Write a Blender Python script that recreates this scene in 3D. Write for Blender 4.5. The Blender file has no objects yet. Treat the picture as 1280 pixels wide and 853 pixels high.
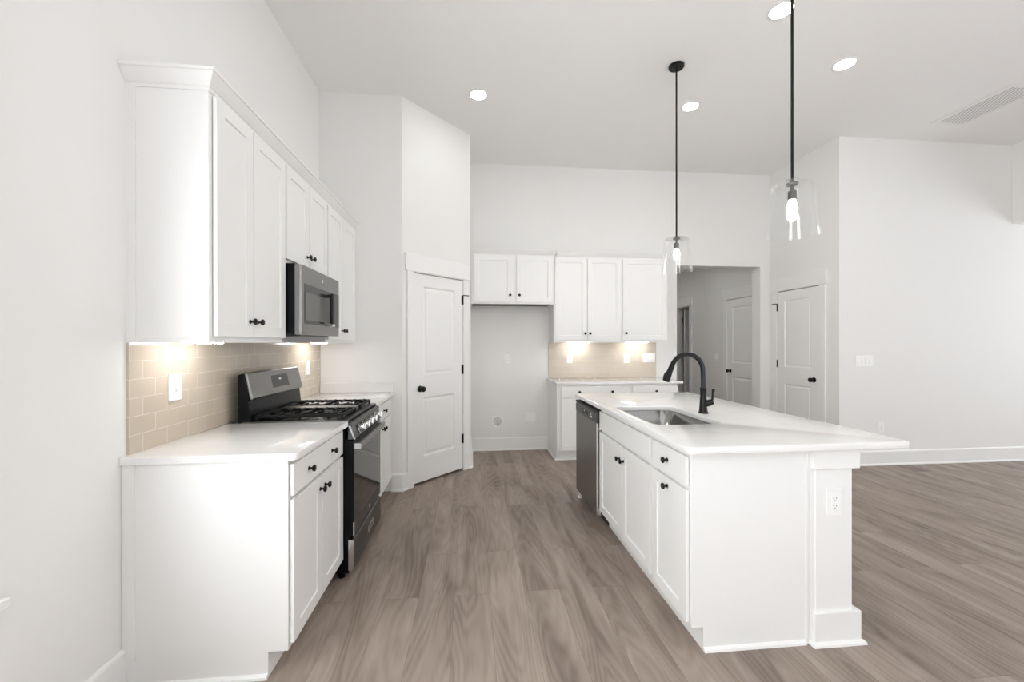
import bpy, bmesh, math, random
from mathutils import Vector, Matrix
random.seed(4)
PI = math.pi
SC = bpy.context.scene
COL = SC.collection

# ------------------------------------------------------------------ camera
F, VX, VY, CH = 516.31, 588.70, 430.18, 1.3612
TH = math.atan((640 - VX) / F)
cam_d = bpy.data.cameras.new('camera')
cam_d.sensor_width = 36; cam_d.lens = F / 1280 * 36
cam_d.shift_y = (VY - 426.5) / 1280
cam_d.clip_start = .02
cam = bpy.data.objects.new('camera', cam_d); COL.objects.link(cam)
cam.matrix_world = (Matrix.Translation((0, 0, CH)) @ Matrix.Rotation(-TH, 4, 'Z')
                    @ Matrix.Rotation(PI / 2 - .0012, 4, 'X') @ Matrix.Rotation(-.001, 4, 'Z'))
SC.camera = cam

# ------------------------------------------------------------------ light and exposure
W = bpy.data.worlds.new('world'); SC.world = W; W.use_nodes = True
W.node_tree.nodes['Background'].inputs[0].default_value = (.93, .97, 1, 1)
W.node_tree.nodes['Background'].inputs[1].default_value = .9
SC.view_settings.view_transform = 'Standard'; SC.view_settings.look = 'None'
SC.view_settings.gamma = 1; SC.view_settings.use_curve_mapping = False
SC.view_settings.exposure = 0.12
SC.cycles.max_bounces = 16; SC.cycles.diffuse_bounces = 8; SC.cycles.glossy_bounces = 6
SC.cycles.transparent_max_bounces = 16
SC.cycles.sample_clamp_indirect = 6
SC.cycles.caustics_reflective = False; SC.cycles.caustics_refractive = False

def area(name, loc, rot, sx, sy, power, color=(1, 1, 1)):
    l = bpy.data.lights.new(name, 'AREA'); l.shape = 'RECTANGLE'; l.size = sx; l.size_y = sy
    l.energy = power; l.color = color
    o = bpy.data.objects.new(name, l); o.location = loc; o.rotation_euler = rot; COL.objects.link(o)
    return o
# daylight through the rear glass doors, the left window and the windows of the next room
area('daylight_left', (-1.47, .77, 1.41), (0, -PI / 2, 0), 1.5, .9, 44, (.96, .985, 1.01))
area('fill_left_rear', (-1.47, -2.9, 1.5), (0, -PI / 2, 0), 1.7, 2.4, 155, (.96, .985, 1.01))  # fill light at the added, unseen window behind the camera
area('daylight_side', (8.95, 1.2, 1.5), (0, math.radians(110), 0), 2.2, 3.6, 92, (.95, .98, 1.02))
# added sunlight through the rear glass doors; bounces off the unseen floor to the ceiling
sl = bpy.data.lights.new('bounce_sun', 'SUN'); sl.energy = 62; sl.angle = .01; sl.color = (.72, .92, 1.2)
so_ = bpy.data.objects.new('bounce_sun', sl); so_.rotation_euler = (math.radians(57), 0, math.radians(6)); COL.objects.link(so_)

# ------------------------------------------------------------------ materials
def new_mat(name):
    m = bpy.data.materials.new(name); m.use_nodes = True
    nt = m.node_tree; b = nt.nodes['Principled BSDF']
    return m, nt, b
def N(nt, t, **kw):
    n = nt.nodes.new(t)
    for k, v in kw.items():
        if isinstance(k, str) and hasattr(n, k): setattr(n, k, v)
    return n
def simple(name, col, rough=.5, metal=0., spec=.5, bump=0., bscale=200., var=0., vscale=8.):
    """principled paint/metal with a faint procedural variation and bump"""
    m, nt, b = new_mat(name)
    b.inputs['Roughness'].default_value = rough; b.inputs['Metallic'].default_value = metal
    b.inputs['Specular IOR Level'].default_value = spec
    tc = N(nt, 'ShaderNodeTexCoord')
    ns = N(nt, 'ShaderNodeTexNoise'); ns.inputs['Scale'].default_value = vscale; ns.inputs['Detail'].default_value = 3
    nt.links.new(tc.outputs['Object'], ns.inputs['Vector'])
    mix = N(nt, 'ShaderNodeMix'); mix.data_type = 'RGBA'
    mix.inputs[6].default_value = (*[c * (1 - var) for c in col], 1)
    mix.inputs[7].default_value = (*[min(1, c * (1 + var)) for c in col], 1)
    nt.links.new(ns.outputs['Fac'], mix.inputs[0]); nt.links.new(mix.outputs[2], b.inputs['Base Color'])
    if bump:
        n2 = N(nt, 'ShaderNodeTexNoise'); n2.inputs['Scale'].default_value = bscale; n2.inputs['Detail'].default_value = 2
        nt.links.new(tc.outputs['Object'], n2.inputs['Vector'])
        bp = N(nt, 'ShaderNodeBump'); bp.inputs['Strength'].default_value = bump; bp.inputs['Distance'].default_value = .002
        nt.links.new(n2.outputs['Fac'], bp.inputs['Height']); nt.links.new(bp.outputs[0], b.inputs['Normal'])
    return m
M = {}
M['wall'] = simple('wall_paint', (.80, .795, .78), .75, spec=.25, bump=.06, bscale=350, var=.006)
M['ceil'] = simple('ceiling_paint', (.86, .855, .842), .85, spec=.15, bump=.08, bscale=300, var=.006)
M['cab'] = simple('cabinet_paint', (.825, .823, .81), .42, spec=.4, var=.006)
M['trim'] = simple('trim_paint', (.83, .828, .815), .45, spec=.4, var=.005)
M['plastic'] = simple('white_plastic', (.87, .87, .86), .35, var=.004)
M['vent_dark'] = simple('vent_interior', (.36, .36, .355), .8)
M['shade_panel'] = simple('shaded_board', (.16, .15, .14), .8, var=.1)  # colour darkened to give the shade under the alcove cabinet
M['slot'] = simple('dark_slot', (.03, .03, .03), .6)
M['grey_plastic'] = simple('pale_grey_plastic', (.62, .62, .61), .4)
M['black'] = simple('black_metal', (.004, .004, .004), .30, spec=.28)
M['iron'] = simple('cast_iron', (.010, .010, .010), .55, spec=.2, bump=.3, bscale=600)
M['enamel'] = simple('black_enamel', (.004, .0045, .006), .25, spec=.16, var=.1)
M['bronze'] = simple('dark_socket_metal', (.09, .085, .08), .4, metal=.8)
M['lampglow'] = None
def emit(name, col, s):
    m, nt, b = new_mat(name)
    b.inputs['Base Color'].default_value = (*col, 1)
    b.inputs['Emission Color'].default_value = (*col, 1); b.inputs['Emission Strength'].default_value = s
    return m
M['can'] = emit('downlight_lens', (1, .99, .97), 54)
M['bar'] = emit('light_bar_lens', (1, .985, .96), 38)
M['bulb'] = emit('bulb_glow', (1, .97, .92), 390)
M['led'] = emit('display_digits', (.8, .9, 1), .25)

def steel(name, col, rough, axis=2, streak=.12):
    m, nt, b = new_mat(name)
    b.inputs['Metallic'].default_value = 1
    tc = N(nt, 'ShaderNodeTexCoord'); mp = N(nt, 'ShaderNodeMapping')
    s = [260, 260, 260]; s[axis] = 2.0
    mp.inputs['Scale'].default_value = s
    ns = N(nt, 'ShaderNodeTexNoise'); ns.inputs['Scale'].default_value = 1; ns.inputs['Detail'].default_value = 2
    nt.links.new(tc.outputs['Object'], mp.inputs[0]); nt.links.new(mp.outputs[0], ns.inputs['Vector'])
    mix = N(nt, 'ShaderNodeMix'); mix.data_type = 'RGBA'
    mix.inputs[6].default_value = (*[c * (1 - streak) for c in col], 1); mix.inputs[7].default_value = (*[c * (1 + streak) for c in col], 1)
    nt.links.new(ns.outputs['Fac'], mix.inputs[0]); nt.links.new(mix.outputs[2], b.inputs['Base Color'])
    mr = N(nt, 'ShaderNodeMapRange'); mr.inputs[3].default_value = rough * .8; mr.inputs[4].default_value = rough * 1.25
    nt.links.new(ns.outputs['Fac'], mr.inputs[0]); nt.links.new(mr.outputs[0], b.inputs['Roughness'])
    return m
M['steel'] = steel('brushed_steel', (.28, .275, .27), .32, 0)
M['steel_dw'] = steel('dishwasher_steel', (.25, .246, .24), .36, 0)
M['steel_dark'] = steel('dark_brushed_steel', (.125, .123, .12), .34, 0)
M['steel_panel'] = steel('control_panel_steel', (.11, .11, .11), .35, 0)
M['sink'] = steel('sink_steel', (.30, .295, .288), .13, 2)
M['chrome'] = simple('chrome', (.82, .81, .80), .12, metal=1)
M['bright_edge'] = simple('bright_steel_edge', (.80, .79, .78), .25, metal=1)

def quartz():
    m, nt, b = new_mat('white_quartz')
    tc = N(nt, 'ShaderNodeTexCoord')
    n1 = N(nt, 'ShaderNodeTexNoise'); n1.inputs['Scale'].default_value = 140; n1.inputs['Detail'].default_value = 4
    n2 = N(nt, 'ShaderNodeTexNoise'); n2.inputs['Scale'].default_value = 7; n2.inputs['Detail'].default_value = 5
    r = N(nt, 'ShaderNodeValToRGB')
    r.color_ramp.elements[0].position = .30; r.color_ramp.elements[0].color = (.79, .783, .768, 1)
    r.color_ramp.elements[1].position = .62; r.color_ramp.elements[1].color = (.845, .84, .83, 1)
    mx = N(nt, 'ShaderNodeMath', operation='MULTIPLY_ADD'); mx.inputs[1].default_value = .5
    nt.links.new(tc.outputs['Object'], n1.inputs['Vector']); nt.links.new(tc.outputs['Object'], n2.inputs['Vector'])
    ad = N(nt, 'ShaderNodeMath', operation='MULTIPLY'); ad.inputs[1].default_value = .5
    nt.links.new(n2.outputs['Fac'], ad.inputs[0])
    nt.links.new(n1.outputs['Fac'], mx.inputs[0]); nt.links.new(ad.outputs[0], mx.inputs[2])
    nt.links.new(mx.outputs[0], r.inputs[0]); nt.links.new(r.outputs[0], b.inputs['Base Color'])
    b.inputs['Roughness'].default_value = .03; b.inputs['Specular IOR Level'].default_value = .95
    return m
M['quartz'] = quartz()

def tile(name, width, rowh, offx, offz, c1, c2, mortar=.0011, mcol=(.74, .68, .59)):
    """glossy subway tile: object x along the wall, z up"""
    m, nt, b = new_mat(name)
    tc = N(nt, 'ShaderNodeTexCoord'); sp = N(nt, 'ShaderNodeSeparateXYZ'); cb = N(nt, 'ShaderNodeCombineXYZ')
    nt.links.new(tc.outputs['Object'], sp.inputs[0])
    a1 = N(nt, 'ShaderNodeMath', operation='ADD'); a1.inputs[1].default_value = offx
    a2 = N(nt, 'ShaderNodeMath', operation='ADD'); a2.inputs[1].default_value = offz
    nt.links.new(sp.outputs[0], a1.inputs[0]); nt.links.new(sp.outputs[2], a2.inputs[0])
    nt.links.new(a1.outputs[0], cb.inputs[0]); nt.links.new(a2.outputs[0], cb.inputs[1])
    br = N(nt, 'ShaderNodeTexBrick'); br.offset = .5
    br.inputs['Scale'].default_value = 1; br.inputs['Brick Width'].default_value = width; br.inputs['Row Height'].default_value = rowh
    br.inputs['Mortar Size'].default_value = mortar; br.inputs['Mortar Smooth'].default_value = .2; br.inputs['Bias'].default_value = 0
    br.inputs['Color1'].default_value = (*c1, 1); br.inputs['Color2'].default_value = (*c2, 1)
    br.inputs['Mortar'].default_value = (*mcol, 1)
    nt.links.new(cb.outputs[0], br.inputs['Vector'])
    nt.links.new(br.outputs['Color'], b.inputs['Base Color'])
    mr = N(nt, 'ShaderNodeMapRange'); mr.inputs[3].default_value = .16; mr.inputs[4].default_value = .7
    nt.links.new(br.outputs['Fac'], mr.inputs[0]); nt.links.new(mr.outputs[0], b.inputs['Roughness'])
    ns = N(nt, 'ShaderNodeTexNoise'); ns.inputs['Scale'].default_value = 9
    nt.links.new(tc.outputs['Object'], ns.inputs['Vector'])
    hh = N(nt, 'ShaderNodeMath', operation='MULTIPLY_ADD'); hh.inputs[1].default_value = -1.0
    nt.links.new(br.outputs['Fac'], hh.inputs[0]); nt.links.new(ns.outputs['Fac'], hh.inputs[2])
    bp = N(nt, 'ShaderNodeBump'); bp.inputs['Strength'].default_value = .35; bp.inputs['Distance'].default_value = .0018
    nt.links.new(hh.outputs[0], bp.inputs['Height']); nt.links.new(bp.outputs[0], b.inputs['Normal'])
    return m
M['tile_left'] = tile('beige_subway_tile', .1375, .0753, .1375 * 20 - 2.067, 0, (.535, .462, .375), (.575, .50, .408))
M['tile_back'] = tile('beige_subway_tile_back', .1524, .0757, .02, 0, (.56, .49, .405), (.60, .53, .44), .0006, (.66, .59, .50))

def planks():
    m, nt, b = new_mat('oak_vinyl_planks')
    L = nt.links.new
    tc = N(nt, 'ShaderNodeTexCoord'); sp = N(nt, 'ShaderNodeSeparateXYZ'); L(tc.outputs['Object'], sp.inputs[0])
    ax = N(nt, 'ShaderNodeMath', operation='ADD'); ax.inputs[1].default_value = .089 + .191 * 40
    L(sp.outputs[0], ax.inputs[0])
    ay = N(nt, 'ShaderNodeMath', operation='ADD'); ay.inputs[1].default_value = 20 - 1.96
    L(sp.outputs[1], ay.inputs[0])
    cb = N(nt, 'ShaderNodeCombineXYZ'); L(ay.outputs[0], cb.inputs[0]); L(ax.outputs[0], cb.inputs[1])
    br = N(nt, 'ShaderNodeTexBrick'); br.offset = .37; br.offset_frequency = 2; br.squash = 1
    br.inputs['Scale'].default_value = 1; br.inputs['Brick Width'].default_value = 1.22; br.inputs['Row Height'].default_value = .191
    br.inputs['Mortar Size'].default_value = .0008; br.inputs['Mortar Smooth'].default_value = 0; br.inputs['Bias'].default_value = 0
    br.inputs['Color1'].default_value = (0, 0, 0, 1); br.inputs['Color2'].default_value = (1, 1, 1, 1); br.inputs['Mortar'].default_value = (.5, .5, .5, 1)
    L(cb.outputs[0], br.inputs['Vector'])
    # every plank reads the grain at its own offset
    rv = N(nt, 'ShaderNodeMath', operation='MULTIPLY'); rv.inputs[1].default_value = 37.0; L(br.outputs['Color'], rv.inputs[0])
    def coords(sx, sy):
        mx = N(nt, 'ShaderNodeMath', operation='MULTIPLY'); mx.inputs[1].default_value = sx; L(ax.outputs[0], mx.inputs[0])
        my = N(nt, 'ShaderNodeMath', operation='MULTIPLY'); my.inputs[1].default_value = sy; L(ay.outputs[0], my.inputs[0])
        c = N(nt, 'ShaderNodeCombineXYZ'); L(mx.outputs[0], c.inputs[0]); L(my.outputs[0], c.inputs[1]); L(rv.outputs[0], c.inputs[2])
        return c
    g1 = N(nt, 'ShaderNodeTexNoise'); g1.inputs['Scale'].default_value = 1; g1.inputs['Detail'].default_value = 6; g1.inputs['Roughness'].default_value = .65
    L(coords(120, 5.0).outputs[0], g1.inputs['Vector'])
    g2 = N(nt, 'ShaderNodeTexNoise'); g2.inputs['Scale'].default_value = 1; g2.inputs['Detail'].default_value = 3; g2.inputs['Distortion'].default_value = .6
    L(coords(8, 1.25).outputs[0], g2.inputs['Vector'])
    # cathedral figure: rings of a stretched, distorted field
    g3 = N(nt, 'ShaderNodeTexNoise'); g3.inputs['Scale'].default_value = 1; g3.inputs['Detail'].default_value = 1
    L(coords(6, .85).outputs[0], g3.inputs['Vector'])
    k = N(nt, 'ShaderNodeMath', operation='MULTIPLY'); k.inputs[1].default_value = 95; L(g3.outputs['Fac'], k.inputs[0])
    sn = N(nt, 'ShaderNodeMath', operation='SINE'); L(k.outputs[0], sn.inputs[0])
    def ma(src, mul, add):
        n = N(nt, 'ShaderNodeMath', operation='MULTIPLY_ADD'); n.inputs[1].default_value = mul
        L(src, n.inputs[0])
        if isinstance(add, (int, float)): n.inputs[2].default_value = add
        else: L(add, n.inputs[2])
        return n.outputs[0]
    v = ma(g1.outputs['Fac'], .24, -.035)
    v = ma(g2.outputs['Fac'], .82, v)
    v = ma(sn.outputs[0], .045, v)
    v = ma(br.outputs['Color'], .12, v)
    r = N(nt, 'ShaderNodeValToRGB'); e = r.color_ramp.elements
    e[0].position = .26; e[0].color = (.112, .083, .066, 1)
    e[1].position = .80; e[1].color = (.40, .33, .28, 1)
    x = e.new(.50); x.color = (.262, .209, .173, 1)
    L(v, r.inputs[0])
    dk = N(nt, 'ShaderNodeMix'); dk.data_type = 'RGBA'; dk.inputs[7].default_value = (.10, .08, .065, 1)
    fm = N(nt, 'ShaderNodeMath', operation='MULTIPLY'); fm.inputs[1].default_value = .6; L(br.outputs['Fac'], fm.inputs[0])
    L(fm.outputs[0], dk.inputs[0]); L(r.outputs[0], dk.inputs[6]); L(dk.outputs[2], b.inputs['Base Color'])
    mr = N(nt, 'ShaderNodeMapRange'); mr.inputs[3].default_value = .42; mr.inputs[4].default_value = .58
    L(g1.outputs['Fac'], mr.inputs[0]); L(mr.outputs[0], b.inputs['Roughness'])
    b.inputs['Specular IOR Level'].default_value = .4
    bp = N(nt, 'ShaderNodeBump'); bp.inputs['Strength'].default_value = .12; bp.inputs['Distance'].default_value = .001
    L(g1.outputs['Fac'], bp.inputs['Height']); L(bp.outputs[0], b.inputs['Normal'])
    return m
M['floor'] = planks()

def thin_glass(name, tint=(.985, .99, .99), gl=1.0):
    m = bpy.data.materials.new(name); m.use_nodes = True; nt = m.node_tree; nt.nodes.clear()
    out = N(nt, 'ShaderNodeOutputMaterial'); mx = N(nt, 'ShaderNodeMixShader'); tr = N(nt, 'ShaderNodeBsdfTransparent'); g = N(nt, 'ShaderNodeBsdfGlossy')
    tr.inputs[0].default_value = (*tint, 1); g.inputs['Roughness'].default_value = .02; g.inputs[0].default_value = (1, 1, 1, 1)
    fr = N(nt, 'ShaderNodeLayerWeight'); fr.inputs[0].default_value = .5
    pw = N(nt, 'ShaderNodeMath', operation='POWER'); pw.inputs[1].default_value = 3.2; nt.links.new(fr.outputs['Facing'], pw.inputs[0])
    mu = N(nt, 'ShaderNodeMath', operation='MULTIPLY_ADD'); mu.inputs[1].default_value = .45 * gl; mu.inputs[2].default_value = .025; mu.use_clamp = True
    nt.links.new(pw.outputs[0], mu.inputs[0])
    nt.links.new(mu.outputs[0], mx.inputs[0])
    nt.links.new(tr.outputs[0], mx.inputs[1]); nt.links.new(g.outputs[0], mx.inputs[2]); nt.links.new(mx.outputs[0], out.inputs[0])
    return m
M['glass'] = thin_glass('clear_shade_glass', (.99, .992, .992), 1.9)
M['window_glass'] = thin_glass('window_glass')
M['oven_glass'] = simple('black_oven_glass', (.006, .006, .006), .05, spec=.5)
M['mw_glass'] = simple('smoked_microwave_glass', (.035, .034, .032), .16, spec=.35)
M['mw_handle'] = simple('black_gloss_handle', (.012, .012, .012), .22, spec=.4)
M['mw_screen'] = simple('grey_microwave_screen', (.13, .128, .122), .25, spec=.35)

# ------------------------------------------------------------------ mesh helpers
def nb(): return bmesh.new()
def box(bm, x0, x1, y0, y1, z0, z1):
    v = [bm.verts.new((x, y, z)) for x in (x0, x1) for y in (y0, y1) for z in (z0, z1)]
    for f in ((0, 1, 3, 2), (4, 6, 7, 5), (0, 4, 5, 1), (2, 3, 7, 6), (0, 2, 6, 4), (1, 5, 7, 3)):
        bm.faces.new([v[i] for i in f])
    return bm
def frame_of(d):
    d = Vector(d).normalized(); a = Vector((0, 0, 1)) if abs(d.z) < .9 else Vector((1, 0, 0))
    u = d.cross(a).normalized(); return d, u, d.cross(u)
def tube(bm, pts, radii, seg=16, cap=True):
    pts = [Vector(p) for p in pts]
    if not isinstance(radii, (list, tuple)): radii = [radii] * len(pts)
    rings = []; up = None
    for i, p in enumerate(pts):
        d = (pts[min(i + 1, len(pts) - 1)] - pts[max(i - 1, 0)]).normalized()
        if up is None: _, u, w = frame_of(d)
        else:
            u = (up - d * up.dot(d)).normalized(); w = d.cross(u)
        up = u
        rings.append([bm.verts.new(p + (u * math.cos(2 * PI * k / seg) + w * math.sin(2 * PI * k / seg)) * radii[i]) for k in range(seg)])
    for a, b in zip(rings, rings[1:]):
        for k in range(seg): bm.faces.new((a[k], a[(k + 1) % seg], b[(k + 1) % seg], b[k]))
    if cap: bm.faces.new(rings[0][::-1]); bm.faces.new(rings[-1])
    return bm
def lathe(bm, prof, o=(0, 0, 0), d=(0, 0, 1), seg=24, closed=False):
    """prof: list of (radius, height along d)"""
    d, u, w = frame_of(d); o = Vector(o); rings = []
    for r, h in prof:
        if r < 1e-6: rings.append([bm.verts.new(o + d * h)])
        else: rings.append([bm.verts.new(o + d * h + (u * math.cos(2 * PI * k / seg) + w * math.sin(2 * PI * k / seg)) * r) for k in range(seg)])
    prs = list(zip(rings, rings[1:]))
    if closed: prs.append((rings[-1], rings[0]))
    for a, b in prs:
        for k in range(seg):
            q = [a[k % len(a)], a[(k + 1) % seg % len(a)], b[(k + 1) % seg % len(b)], b[k % len(b)]]
            q2 = []
            for vv in q:
                if vv not in q2: q2.append(vv)
            if len(q2) > 2: bm.faces.new(q2)
    if not closed:
        for rg in (rings[0], rings[-1]):
            if len(rg) > 2: bm.faces.new(rg)
    return bm
def prism(bm, poly, axis, a, b):
    """extrude a 2-D polygon along axis (0 x: poly=(y,z); 1 y: poly=(x,z); 2 z: poly=(x,y))"""
    def P(p, t): return {0: (t, p[0], p[1]), 1: (p[0], t, p[1]), 2: (p[0], p[1], t)}[axis]
    va = [bm.verts.new(P(p, a)) for p in poly]; vb = [bm.verts.new(P(p, b)) for p in poly]
    n = len(poly)
    for i in range(n): bm.faces.new((va[i], va[(i + 1) % n], vb[(i + 1) % n], vb[i]))
    bm.faces.new(va[::-1]); bm.faces.new(vb)
    return bm
def sweep(bm, path, prof):
    """profile (offset to the right of travel, z) along a level path of (x, y), mitred"""
    n = len(path); rings = []
    def rn(a, b):
        d = (Vector(b) - Vector(a)).normalized(); return Vector((d.y, -d.x))
    for i in range(n):
        if i == 0: m = rn(path[0], path[1])
        elif i == n - 1: m = rn(path[-2], path[-1])
        else:
            a, b = rn(path[i - 1], path[i]), rn(path[i], path[i + 1]); m = (a + b) / (1 + a.dot(b))
        rings.append([bm.verts.new((path[i][0] + m.x * o, path[i][1] + m.y * o, z)) for o, z in prof])
    k = len(prof)
    for a, b in zip(rings, rings[1:]):
        for j in range(k): bm.faces.new((a[j], a[(j + 1) % k], b[(j + 1) % k], b[j]))
    bm.faces.new(rings[0][::-1]); bm.faces.new(rings[-1])
    return bm
def panelled(bm, w, h, t, panels, rings, x0=0, z0=0):
    """slab x0..x0+w, z0..z0+h, back at y=0, front at y=-t, with moulded panels in the front"""
    xs = sorted({0, w} | {p[0] for p in panels} | {p[1] for p in panels}); zs = sorted({0, h} | {p[2] for p in panels} | {p[3] for p in panels})
    vd = {}
    def V(x, y, z):
        k = (round(x, 5), round(y, 5), round(z, 5))
        if k not in vd: vd[k] = bm.verts.new((x + x0, y, z + z0))
        return vd[k]
    for i in range(len(xs) - 1):
        for j in range(len(zs) - 1):
            a, b, c, d = xs[i], xs[i + 1], zs[j], zs[j + 1]
            pn = any(abs(p[0] - a) < 1e-6 and abs(p[1] - b) < 1e-6 and abs(p[2] - c) < 1e-6 and abs(p[3] - d) < 1e-6 for p in panels)
            if not pn:
                bm.faces.new([V(a, -t, c), V(b, -t, c), V(b, -t, d), V(a, -t, d)])
            else:
                prev = None
                for s, dep in rings:
                    q = [V(a + s, -t + dep, c + s), V(b - s, -t + dep, c + s), V(b - s, -t + dep, d - s), V(a + s, -t + dep, d - s)]
                    if prev:
                        for k in range(4): bm.faces.new([prev[k], prev[(k + 1) % 4], q[(k + 1) % 4], q[k]])
                    prev = q
                bm.faces.new(prev)
    fr = [V(x, -t, 0) for x in xs] + [V(w, -t, z) for z in zs[1:]] + [V(x, -t, h) for x in xs[-2::-1]] + [V(0, -t, z) for z in zs[-2:0:-1]]
    bk = [bm.verts.new((v.co.x, 0, v.co.z)) for v in fr]
    n = len(fr)
    for k in range(n): bm.faces.new([fr[k], fr[(k + 1) % n], bk[(k + 1) % n], bk[k]])
    bm.faces.new(bk)
    return bm
def obj(name, bm, m, parent=None, loc=(0, 0, 0), rz=0, bevel=0, smooth=None, seg=2):
    bmesh.ops.recalc_face_normals(bm, faces=bm.faces[:])
    me = bpy.data.meshes.new(name); bm.to_mesh(me); bm.free()
    me.materials.append(M[m] if isinstance(m, str) else m)
    o = bpy.data.objects.new(name, me); COL.objects.link(o)
    o.location = loc; o.rotation_euler = (0, 0, rz)
    if parent is not None: o.parent = parent
    if smooth is not None:
        ang = math.radians(smooth)
        for p in me.polygons: p.use_smooth = True
        for e in me.edges: pass
        try: me.set_sharp_from_angle(angle=ang)
        except Exception: pass
    if bevel:
        bv = o.modifiers.new('bevel', 'BEVEL'); bv.width = bevel; bv.segments = seg; bv.limit_method = 'ANGLE'; bv.angle_limit = math.radians(35)
        bv.harden_normals = False
    return o
def tag(o, label, cat, group=None):
    o['label'] = label; o['category'] = cat
    if group: o['group'] = group
    return o
def thing(name, label, cat, loc=(0, 0, 0), rz=0, group=None):
    o = bpy.data.objects.new(name, None); COL.objects.link(o); o.empty_display_size = .1
    o.location = loc; o.rotation_euler = (0, 0, rz)
    return tag(o, label, cat, group)
def struct(name, bm, m, parent=None, **kw):
    o = obj(name, bm, m, parent, **kw); o['kind'] = 'structure'; return o
def sroot(name, loc, rz):
    o = bpy.data.objects.new(name, None); COL.objects.link(o); o.location = loc; o.rotation_euler = (0, 0, rz)
    o['kind'] = 'structure'; return o
def rrect(x0, x1, y0, y1, r, n=8):
    if not isinstance(r, (list, tuple)): r = [r] * 4
    out = []
    for (cx, cy, a0, rr) in ((x0, y0, PI, r[0]), (x1, y0, 1.5 * PI, r[1]), (x1, y1, 0, r[2]), (x0, y1, .5 * PI, r[3])):
        sx = cx + rr if cx == x0 else cx - rr; sy = cy + rr if cy == y0 else cy - rr
        if rr < 1e-5: out.append((cx, cy)); continue
        for k in range(n + 1):
            a = a0 + .5 * PI * k / n; out.append((sx + rr * math.cos(a), sy + rr * math.sin(a)))
    return out
def slab(name, outer, holes, z0, z1, m, edge=.003):
    """flat slab with rounded outline, holes and eased edges, as a mesh"""
    cu = bpy.data.curves.new(name, 'CURVE'); cu.dimensions = '2D'; cu.fill_mode = 'BOTH'
    for pts in [outer] + holes:
        s = cu.splines.new('POLY'); s.points.add(len(pts) - 1); s.use_cyclic_u = True
        for p, q in zip(s.points, pts): p.co = (q[0], q[1], 0, 1)
    t = (z1 - z0) / 2
    cu.extrude = t - edge; cu.bevel_depth = edge; cu.bevel_resolution = 2; cu.offset = -edge
    o = bpy.data.objects.new(name, cu); COL.objects.link(o)
    bpy.context.view_layer.update()
    me = bpy.data.meshes.new_from_object(o.evaluated_get(bpy.context.evaluated_depsgraph_get()))
    bpy.data.objects.remove(o); bpy.data.curves.remove(cu)
    bm = nb(); bm.from_mesh(me); bmesh.ops.remove_doubles(bm, verts=bm.verts[:], dist=1e-5)
    bmesh.ops.translate(bm, verts=bm.verts[:], vec=(0, 0, (z0 + z1) / 2)); bpy.data.meshes.remove(me)
    return obj(name, bm, m, smooth=30)

# ------------------------------------------------------------------ room dimensions
XL, YP, YB, YR, XR, XW, H = -1.367, 3.898, 5.262, 4.186, 4.052, 6.231, 3.648
PA, PB = Vector((-.634, 3.898)), Vector((-.004, 4.555))
PD = (PB - PA).normalized(); PN = Vector((PD.y, -PD.x)); PROT = math.atan2(PD.y, PD.x)
YREAR = -5.5

def wall(name, p0, p1, th, z0, z1, openings=(), m='wall'):
    """wall along p0->p1, front face on the right of travel at the line, thickness behind; openings (s0, s1, za, zb)"""
    p0, p1 = Vector(p0), Vector(p1); L = (p1 - p0).length; d = (p1 - p0).normalized()
    bm = nb(); ss = sorted({0, L} | {o[0] for o in openings} | {o[1] for o in openings})
    zs = sorted({z0, z1} | {o[2] for o in openings} | {o[3] for o in openings})
    S = [s for s in ss if 0 <= s <= L]; Z = [z for z in zs if z0 <= z <= z1]
    solid = lambda i, j: 0 <= i < len(S) - 1 and 0 <= j < len(Z) - 1 and not any(
        o[0] - 1e-6 <= S[i] and S[i + 1] <= o[1] + 1e-6 and o[2] - 1e-6 <= Z[j] and Z[j + 1] <= o[3] + 1e-6 for o in openings)
    vd = {}
    def V(s, t, z):
        k = (round(s, 5), t, round(z, 5))
        if k not in vd: vd[k] = bm.verts.new((s, t, z))
        return vd[k]
    for i in range(len(S) - 1):
        for j in range(len(Z) - 1):
            if not solid(i, j): continue
            a, b, c, e = S[i], S[i + 1], Z[j], Z[j + 1]
            bm.faces.new([V(a, 0, c), V(b, 0, c), V(b, 0, e), V(a, 0, e)]); bm.faces.new([V(a, th, c), V(a, th, e), V(b, th, e), V(b, th, c)])
            if not solid(i - 1, j): bm.faces.new([V(a, 0, c), V(a, 0, e), V(a, th, e), V(a, th, c)])
            if not solid(i + 1, j): bm.faces.new([V(b, 0, c), V(b, th, c), V(b, th, e), V(b, 0, e)])
            if not solid(i, j - 1): bm.faces.new([V(a, 0, c), V(a, th, c), V(b, th, c), V(b, 0, c)])
            if not solid(i, j + 1): bm.faces.new([V(a, 0, e), V(b, 0, e), V(b, th, e), V(a, th, e)])
    return struct(name, bm, m, loc=(p0.x, p0.y, 0), rz=math.atan2(d.y, d.x))

# floor / ceiling
struct('floor', box(nb(), XL - .15, 9.2, YREAR - .15, 9.0, -.12, 0), 'floor')
struct('ceiling', box(nb(), XL - .15, 9.2, YREAR - .15, YB + .17, H, H + .12), 'ceil')
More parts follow.
